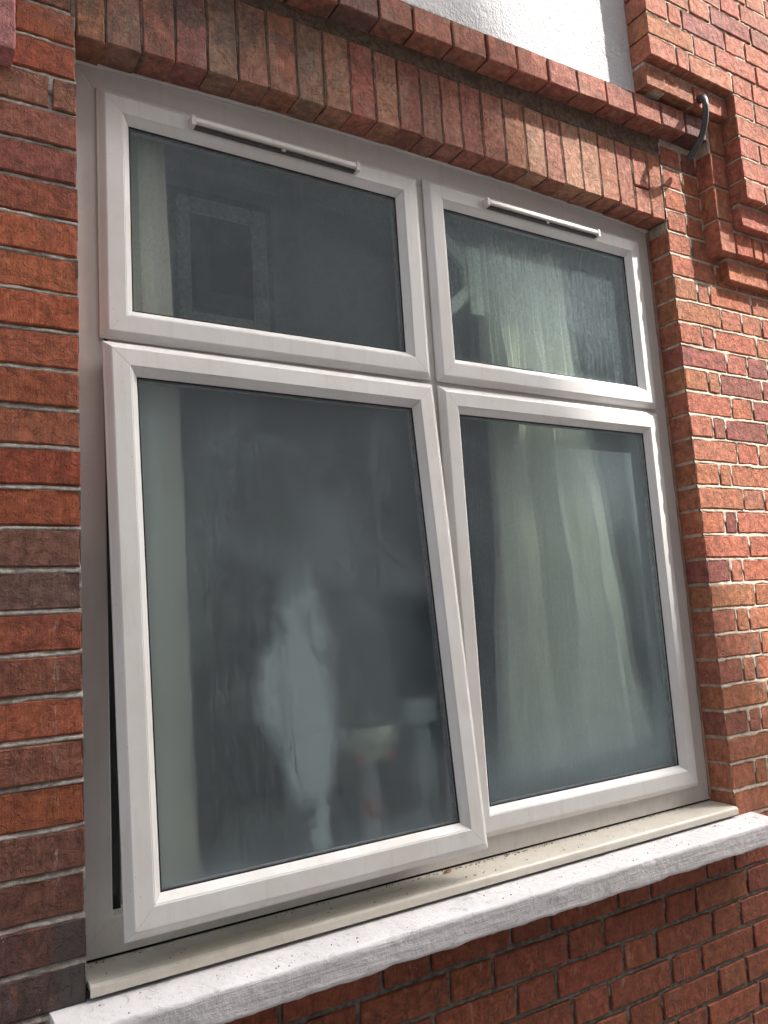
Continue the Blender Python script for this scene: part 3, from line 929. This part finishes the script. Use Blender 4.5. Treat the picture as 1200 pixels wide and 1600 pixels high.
# plastic cill under the frame
cp = [(.100, .0385), (.030, .0375), (.004, .0350), (-.006, .0330), (-.0105, .0295), (-.0115, .0250), (-.0110, .0135), (-.0075, .0135), (-.0070, .0240), (.100, .0240)]
vs = [(x, y, z) for x in (.004, 1.7985) for y, z in cp]; n = len(cp)
cill = MB().add(vs, [(k, (k + 1) % n, n + (k + 1) % n, n + k) for k in range(n)] + [tuple(range(n)), tuple(range(n, 2 * n))])
frame_piece(cill, 'plastic_cill', M['pvc_cill'])
frame_piece(MB().box(.0, 1.80, D_FR + .004, D_FR + .06, .0386, .0440), 'joint_gap', M['dark'])  # solid near-black strip painted for the shade in the gap under the frame
frame_piece(MB().box(.0, 1.80, .0, .10, .0105, .0236), 'joint_gap', M['dark'])  # dark line for gap shade and dirt between cill and stone

# trickle vents
def vent(sash, cx, cz, length, flip=False):
    root, T, w, h, add = sash
    body = MB(); L = length / 2
    prof = [(-.0200, .0100), (-.0330, .0100), (-.0385, .0070), (-.0390, -.0030), (-.0360, -.0062), (-.0200, -.0062)]
    n = len(prof)
    body.add([(x, y, z) for x in (-L, L) for y, z in prof], [(k, (k + 1) % n, n + (k + 1) % n, n + k) for k in range(n)] + [tuple(range(n)), tuple(range(n, 2 * n))])
    for sx in (-1, 1):
        x = sx * (L - .004)
        body.box(x - .0050, x + .0050, -.0400, -.0200, -.0125, .0108)
    body.v = [(a + cx, b, c + cz) for a, b, c in body.v]
    add(body, 'trickle_vent', M['vent'], .0008)
    gr = MB()
    k = int(length / .0042)
    gr.box(-L + .009, L - .009, -.0300, -.0202, -.0125, -.0068)
    for i in range(k - 5):
        x = -L + .011 + i * .0042
        gr.box(x, x + .0012, -.0325, -.0300, -.0120, -.0066)
    gr.v = [(a + cx, b, c + cz) for a, b, c in gr.v]
    add(gr, 'vent_grille', M['vent_dark'])
    tb = MB().box(cx - .005 + .01, cx + .005 + .01, -.0345, -.0300, cz - .0125, cz - .0062)
    add(tb, 'vent_tab', M['vent'], .001)
M['vent'] = mat_pvc("vent_plastic", 1.4, (.70, .66, .63))
M['vent_dark'] = mat_simple("vent_mesh", (.10, .092, .088), .7)
# vents sit on the top rails
vent(A, .4700 - .057 - .0, .554 - .0330, .430)
vent(B, 1.3150 - .900, .560 - .0330, .440)

# ------------------------------------------------------------------ overflow pipe
pp = [(1.935, .02, 2.252), (1.930, -.06, 2.243), (1.922, -.092, 2.236), (1.905, -.113, 2.217), (1.894, -.124, 2.190), (1.894, -.121, 2.160), (1.899, -.108, 2.127), (1.904, -.088, 2.098), (1.902, -.064, 2.072), (1.896, -.036, 2.047)]
def smooth_path(p, n=5):
    out = []
    P_ = [Vector(a) for a in p]
    for i in range(len(P_) - 1):
        p0 = P_[max(i - 1, 0)]; p1 = P_[i]; p2 = P_[i + 1]; p3 = P_[min(i + 2, len(P_) - 1)]
        for k in range(n):
            t = k / n
            out.append(.5 * ((2 * p1) + (p2 - p0) * t + (2 * p0 - 5 * p1 + 4 * p2 - p3) * t * t + (3 * p1 - p0 - 3 * p2 + p3) * t ** 3))
    out.append(P_[-1]); return out
sp_ = smooth_path(pp)
M['pipe'] = mat_simple("grey_plastic_pipe", (.065, .068, .072), .42, .25, 40, .001, .35)
pipe = empty('overflow_pipe', (1.935, -.056, 2.25), 'short curved dark grey overflow pipe hooking out of the brickwork near the upper right corner', 'pipe')
def rel(mb, o): mb.v = [(a - o.location.x, b - o.location.y, c - o.location.z) for a, b, c in mb.v]; return mb
nsp = len(sp_)
mb = MB().tube(sp_, [.0098] * (nsp - 1) + [.0094], 18, caps=False)
inner = list(reversed(sp_[-8:]))
mb.tube(inner, [.0080] * len(inner), 18, caps=False)
# lip ring
rel(mb, pipe).build('tube', M['pipe'], pipe, smooth=True)
rel(MB().tube([sp_[8], sp_[11], sp_[14]], [.0135, .0138, .0132], 18), pipe).build('elbow_collar', M['pipe'], pipe, smooth=True)
rel(MB().tube([(1.933, -.040, 2.247), (1.931, -.0555, 2.2445)], [.019, .017], 12), pipe).build('mortar_ring', M['mortar_arch'], pipe, smooth=True)

# ------------------------------------------------------------------ room behind the glass
M['wall_paint'] = mat_simple("room_wall_paint", (.58, .63, .67), .9, .1, 20, .001, .06)
M['ceil'] = mat_simple("room_ceiling_paint", (.82, .83, .84), .9, .1, 20, .001, .05)
M['room_floor'] = mat_simple("room_floor", (.45, .44, .42), .7)
def room():
    x0, x1, y0, y1, z0, z1 = -.6, 2.6, .150, 1.00, -.60, 2.289
    q = lambda n, vs, m: tag(link(n, MB().add(vs, [(0, 1, 2, 3)]).mesh(n), m), kind='structure')
    MB().box(x0, x1, y1, y1 + .1, z0, z1 + .1)
    tag(MB().box(x0, x1, y1, y1 + .1, z0, z1).build('room_wall', M['wall_paint']), kind='structure')
    tag(MB().box(x0 - .1, x0, y0, y1 + .1, z0, z1).build('room_wall', M['wall_paint']), kind='structure')
    tag(MB().box(x1, x1 + .1, y0, y1 + .1, z0, z1).build('room_wall', M['wall_paint']), kind='structure')
    tag(MB().box(x0 - .1, x1 + .1, y0, y1 + .1, z1, z1 + .1).build('ceiling', M['ceil']), kind='structure')
    tag(MB().box(x0 - .1, x1 + .1, y0, y1 + .1, z0 - .1, z0).build('room_floor', M['room_floor']), kind='structure')
    # inner leaf of the front wall round the opening
    fw = MB().box(x0, -.01, .122, .25, z0, z1).box(W_OP + .01, x1, .122, .25, z0, z1).box(-.01, W_OP + .01, .132, .25, 1.86, z1).box(-.01, W_OP + .01, .132, .25, z0, .03)
    tag(fw.build('room_wall', M['wall_paint']), kind='structure')
    # coving
    cv = MB(); c = [(y1, 2.205), (y1 - .015, 2.210), (y1 - .055, 2.248), (y1 - .068, z1), (y1, z1)]
    cv.add([(x, y, z) for x in (x0, x1) for y, z in c], [(k, (k + 1) % 5, 5 + (k + 1) % 5, 5 + k) for k in range(5)])
    tag(cv.build('coving', M['ceil']), kind='structure')
room()
M['gloss_white'] = mat_simple("white_gloss_paint", (.88, .89, .88), .35, .05)
M['dark_glass'] = mat_simple("dark_obscure_glass", (.030, .038, .044), .35, .8, 90, .003, .5)
M['trim_shadow'] = mat_simple('trim_shadow_grey', (.34, .37, .39), .7, .1)
door = empty('inner_window', (.69, 1.0, 1.70), 'white framed dark glazed panel high on the back wall, seen through the top left pane', 'window frame')
fm = MB()
for b_ in ((.533, .574, 1.656, 2.111), (.798, .857, 1.656, 2.111), (.574, .798, 2.050, 2.111), (.574, .798, 1.656, 1.697)):
    fm.box(b_[0], b_[1], .965, .9995, b_[2], b_[3])
rel(fm, door).build('frame', M['gloss_white'], door, bevel=.005)
rel(MB().box(.500, .888, .990, .9985, 1.62, 2.150), door).build('surround', M['trim_shadow'], door, bevel=.003)  # darker band round the frame, painted for its shadow line
rel(MB().box(.574, .798, .970, .976, 1.697, 2.050), door).build('pane', M['dark_glass'], door)

def hang(name, u0, u1, z_top, z_bot, yc, folds, amp, lean=0.0, spread=1.0, seed=0, mat=None, label='', cat='curtain', part=None):
    nu, nv = 160, 60
    U, V = np.meshgrid(np.linspace(0, 1, nu), np.linspace(0, 1, nv), indexing='ij')
    Z = z_top + (z_bot - z_top) * V
    x_top = u0 + (u1 - u0) * U
    X = x_top + (U - .35) * (spread - 1) * (u1 - u0) * V + lean * V * V
    ph = U * folds * 2 * np.pi + fbm(U * 5, V * 1.5, seed, 2) * 1.6
    rdg = 1 - 2 * np.abs(np.sin(ph / 2)) ** 1.0 + .35 * np.sin(1.37 * ph + 1)
    Y = yc - amp * rdg * (.55 + .45 * V) + .012 * fbm(U * 8, V * 6, seed + 3, 3)
    X = X + amp * .35 * np.cos(ph)
    me = grid_mesh(name, np.stack([X, Y, Z], -1)[:, ::-1])
    o = link(name, me, mat)
    sol = o.modifiers.new("thickness", 'SOLIDIFY'); sol.thickness = .0015
    return tag(o, label, cat)
def mat_cloth(name, col, tr=.15):
    t = NT(name); P = t.pos()
    n = t.noise(P, 300, 2); c = t.mix(1.0, col, t.ramp(n, [(.3, .92), (.7, 1.06)]), 'MULTIPLY')
    d = t.n("ShaderNodeBsdfDiffuse", i={'Color': c}); l = t.n("ShaderNodeBsdfTranslucent", i={'Color': c})
    m = t.n("ShaderNodeMixShader"); t.set(m, 0, tr); t.set(m, 1, d.outputs[0]); t.set(m, 2, l.outputs[0])
    return t.done(m.outputs[0])
M['curtain'] = mat_cloth("cream_curtain_cloth", (.90, .91, .80))
M['curtain_w'] = mat_cloth("white_curtain_cloth", (.90, .86, .76))
hang('curtain', .06, .235, 1.76, .075, .158, 5.5, .020, 0, 1.22, 4, M['curtain_w'], 'narrow pale curtain hanging behind the left edge of the left panes')
def gathered_curtain():
    nu, nv = 260, 90
    U, V = np.meshgrid(np.linspace(0, 1, nu), np.linspace(0, 1, nv), indexing='ij')
    z_top, z_bot = 1.72, .20
    Z = z_top + (z_bot - z_top) * V + .05 * (U - .4) * V
    s1 = V ** 1.5
    xl = 1.190 - .085 * s1; xr = 1.53 + .19 * s1
    X = xl + (xr - xl) * U
    Y = .240 + .010 * fbm(U * 6, V * 4, 3, 3)
    for u0, w0, am, dv in ((.04, .024, .040, 0), (.13, .024, .050, .01), (.21, .024, .055, -.01), (.31, .028, .045, 0), (.455, .034, .076, .02), (.60, .050, .038, .02), (.735, .038, .080, .04), (.92, .050, .045, .02)):
        c = u0 + dv * np.sin(V * 5) + .012 * fbm(V * 4, V * 0 + u0 * 37, 9, 2)
        d = (U - c) / (w0 * 1.35)
        d = np.where(d > 0, d * 1.25, d * .75)
        Y = Y - am * 1.70 * np.exp(-d * d) * (.55 + .45 * V) * (1 + .25 * fbm(V * 6, V * 0 + u0 * 11, 5, 2))
    Y = np.maximum(Y, .108)
    me = grid_mesh('curtain', np.stack([X, Y, Z], -1)[:, ::-1])
    o = link('curtain', me, M['curtain'])
    sol = o.modifiers.new("thickness", 'SOLIDIFY'); sol.thickness = .0015
    tag(o, 'cream curtain in long folds hanging behind the two right panes', 'curtain')
gathered_curtain()

# dark cupboards standing along the back wall below the high panel
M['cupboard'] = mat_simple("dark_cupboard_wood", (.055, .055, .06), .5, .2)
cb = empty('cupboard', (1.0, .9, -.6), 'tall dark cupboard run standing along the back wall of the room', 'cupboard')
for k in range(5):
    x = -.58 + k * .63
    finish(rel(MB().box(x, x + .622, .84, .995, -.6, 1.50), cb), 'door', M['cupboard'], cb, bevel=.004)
# octagonal frame on the back wall, seen through the top right pane
octo = empty('wall_mirror', (1.06, .225, 1.598), 'pale angular framed mirror hanging behind the left edge of the top right pane', 'mirror')
M['cream_wood'] = mat_simple("cream_painted_wood", (.72, .78, .64), .6, .1)
def hexring(out, inn, y0, y1):
    n = len(out); mb = MB()
    vs = [(x, y, z) for y in (y0, y1) for rr in (out, inn) for x, z in rr]
    fs = []
    for k in range(n):
        k2 = (k + 1) % n
        fs += [(k, k2, n + k2, n + k), (2 * n + k, 2 * n + k2, 3 * n + k2, 3 * n + k), (k, k2, 2 * n + k2, 2 * n + k), (n + k, n + k2, 3 * n + k2, 3 * n + k)]
    return mb.add(vs, fs)
ho = [(-.10, -.13), (0.0, -.13), (.105, -.030), (.105, .045), (.0, .150), (-.10, .150)]
hi_ = [(-.07, -.095), (-.015, -.095), (.068, -.020), (.068, .035), (-.015, .115), (-.07, .115)]
finish(hexring(ho, hi_, -.016, .006), 'frame', M['cream_wood'], octo, .0015)
finish(MB().box(.078, .128, -.024, -.014, -.105, .105), 'side_bar', M['cream_wood'], octo, .0015)
finish(MB().add([(x, .0, z) for x, z in hi_], [tuple(range(6))]), 'mirror_glass', M['dark_glass'], octo)

# things on the inside ledge behind the open casement
M['ledge'] = mat_simple("ledge_paint", (.55, .57, .57), .6)
tag(MB().box(.0, 1.80, .144, .34, .045, .070).build('inner_ledge', M['ledge']), kind='structure')
M['bristle'] = mat_simple("cream_bristle", (.40, .42, .33), .9)
M['white_plastic'] = mat_simple("white_plastic", (.40, .42, .43), .4, .05)
M['red_plastic'] = mat_simple("red_plastic", (.50, .05, .05), .4, .05)
br = empty('scrubbing_brush', (.70, .22, .07), 'pale brush with a red banded handle standing on the ledge behind the open casement', 'brush')
h1 = MB().tube([(0, 0, 0), (0, 0, .05), (0, .0, .10), (0, 0, .22)], [.019, .017, .015, .016], 16)
h1.build('handle', M['white_plastic'], br, smooth=True)
MB().tube([(0, 0, .085), (0, 0, .13)], [.0178, .0178], 16).build('red_band', M['red_plastic'], br, smooth=True)
MB().tube([(0, 0, .215), (0, 0, .235), (0, 0, .262), (0, 0, .305)], [.022, .050, .073, .080], 20).build('bristle_head', M['bristle'], br, smooth=True)
MB().tube([(0, 0, .306), (0, 0, .330)], [.078, .074], 20).build('brush_cap', M['dark_pvc'], br, smooth=True)
for sx in (-1, 1):
    MB().tube([(sx * .040, -.035, .222), (sx * .046, -.04, .245)], [.010, .010], 10).build('red_clip', M['red_plastic'], br, smooth=True)
bt = empty('bottle', (.865, .24, .07), 'tall pale plastic bottle on the ledge at the right edge of the open casement', 'bottle')
MB().tube([(0, 0, 0), (0, 0, .22), (0, 0, .26), (0, 0, .285)], [.030, .030, .022, .014], 18).build('body', M['white_plastic'], bt, smooth=True)
MB().box(-.055, .050, -.02, .02, .285, .350).build('spray_head', M['white_plastic'], bt, bevel=.008)

# ------------------------------------------------------------------ dirt and a dried leaf on the plastic cill
M['crumb'] = mat_simple("soil_crumb", (.06, .045, .03), .95)
cr = MB()
for i in range(420):
    x = random.choice([random.uniform(.02, 1.78), random.gauss(.95, .18)]); y = random.choice([random.uniform(.005, .070), .070 + random.uniform(-.008, .006), .072 + random.uniform(-.005, .006)])
    if not (.02 < x < 1.78): continue
    z = .0350 + (y - .004) * .035; s_ = random.uniform(.0008, .0028)
    a = random.uniform(0, 3); dx, dy = math.cos(a) * s_ * random.uniform(1, 2.4), math.sin(a) * s_
    cr.add([(x - dx, y - dy, z), (x + dx, y - dy * .2, z), (x + dx * .5, y + s_, z), (x, y, z + s_ * 1.1)], [(0, 1, 3), (1, 2, 3), (2, 0, 3), (0, 2, 1)])
for i in range(60):
    x = random.uniform(-.03, 1.85); y = random.uniform(-.088, -.015); s_ = random.uniform(.0006, .0024); z = .0095 + (y - .06) * .0634 + .0005
    cr.add([(x - s_, y - s_, z), (x + s_ * 1.5, y, z), (x, y + s_, z), (x, y, z + s_)], [(0, 1, 3), (1, 2, 3), (2, 0, 3), (0, 2, 1)])
tag(cr.build('dirt_crumbs', M['crumb']), 'scattered dark crumbs of soil and grit lying on the cill', 'dirt', kind='stuff')
M['leaf'] = mat_simple("dried_leaf", (.28, .15, .08), .8)
lf = MB(); lx, ly, lz = .815, .060, .0385
lf.add([(lx - .014, ly, lz), (lx - .004, ly - .005, lz + .004), (lx + .008, ly - .003, lz + .001), (lx + .014, ly + .003, lz + .005), (lx, ly + .007, lz + .006), (lx - .008, ly + .004, lz + .001)],
       [(0, 1, 4, 5), (1, 2, 3, 4)])
lf.add([(lx + .013, ly + .002, lz + .004), (lx + .030, ly + .006, lz), (lx + .030, ly + .0072, lz), (lx + .013, ly + .0045, lz + .005)], [(0, 1, 2, 3)])
tag(lf.build('dried_leaf', M['leaf']), 'small curled brown leaf scrap lying on the cill under the open casement corner', 'leaf')

# ------------------------------------------------------------------ the alley: paving, plus unseen house and walls added to shape the light
M['paving'] = mat_simple("alley_paving", (.24, .225, .21), .9, .6, 12, .01, .2)
tag(MB().add([(-60, -60, -.95), (60, -60, -.95), (60, 60, -.95), (-60, 60, -.95)], [(0, 1, 2, 3)]).build('ground', M['paving']), kind='structure')
M['far_brick'] = mat_simple("shade_house_render", (.42, .40, .38), .9, .4, 8, .01, .12)
M['slate'] = mat_simple("roof_slate", (.10, .105, .115), .7, .4, 20, .01, .3)
opp = empty('added_shade_house', (4.6, -3.2, -.95), 'unseen steep gabled house added across the alley to cast the shadow edge', 'house')  # unseen; gable slope shaped to cast the diagonal shadow edge on the wall
for tx0, tx1 in ((-9.0, 2.14), (6.74, 15.0)):
    tr = empty('added_blocker_wall', ((tx0 + tx1) / 2, -3.3, -.95), ('unseen long wall added left of the gabled house to block sky light' if tx0 < 0 else 'unseen long wall added right of the gabled house, low to admit sun'), 'wall')
    th = 7.2 if tx0 < 0 else 3.4  # unseen walls, heights set to cut frontal sky fill and let sun in
    finish(rel(MB().box(tx0, tx1, -3.6, -3.22, -.95, th), tr), 'wall', M['far_brick'], tr)
    finish(rel(MB().box(tx0, tx1, -3.66, -3.16, th + .002, th + .08), tr), 'coping', M['slate'], tr)
g = [(2.18, -.95), (6.70, -.95), (6.70, 6.0), (4.44, 10.45), (2.18, 6.0)]
mb = MB().add([(x, y, z) for y in (-3.2, -10.2) for x, z in g], [(0, 1, 2, 3, 4), (5, 6, 7, 8, 9), (0, 1, 6, 5), (1, 2, 7, 6), (2, 3, 8, 7), (3, 4, 9, 8), (4, 0, 5, 9)])
finish(rel(mb, opp), 'wall', M['far_brick'], opp)
for s_ in (-1, 1):
    x_e, x_a = 4.44 + s_ * 2.40, 4.44
    mb = MB().add([(x_a, -3.05, 10.56), (x_e, -3.05, 5.83), (x_e, -10.3, 5.83), (x_a, -10.3, 10.56), (x_a, -3.05, 10.66), (x_e + s_ * .05, -3.05, 5.86), (x_e + s_ * .05, -10.3, 5.86), (x_a, -10.3, 10.66)],
                  [(0, 1, 2, 3), (4, 5, 6, 7), (0, 1, 5, 4), (1, 2, 6, 5), (2, 3, 7, 6), (3, 0, 4, 7)])
    finish(rel(mb, opp), 'roof', M['slate'], opp)
for wx, wz in ((2.75, 4.6), (2.75, .1)):
    fr = finish(rel(MB().box(wx, wx + .9, -3.22, -3.16, wz, wz + 1.3), opp), 'window', M['gloss_white'], opp)
    finish(rel(MB().box(wx + .07, wx + .83, -3.195, -3.155, wz + .07, wz + 1.23), opp), 'pane', M['dark_glass'], fr)
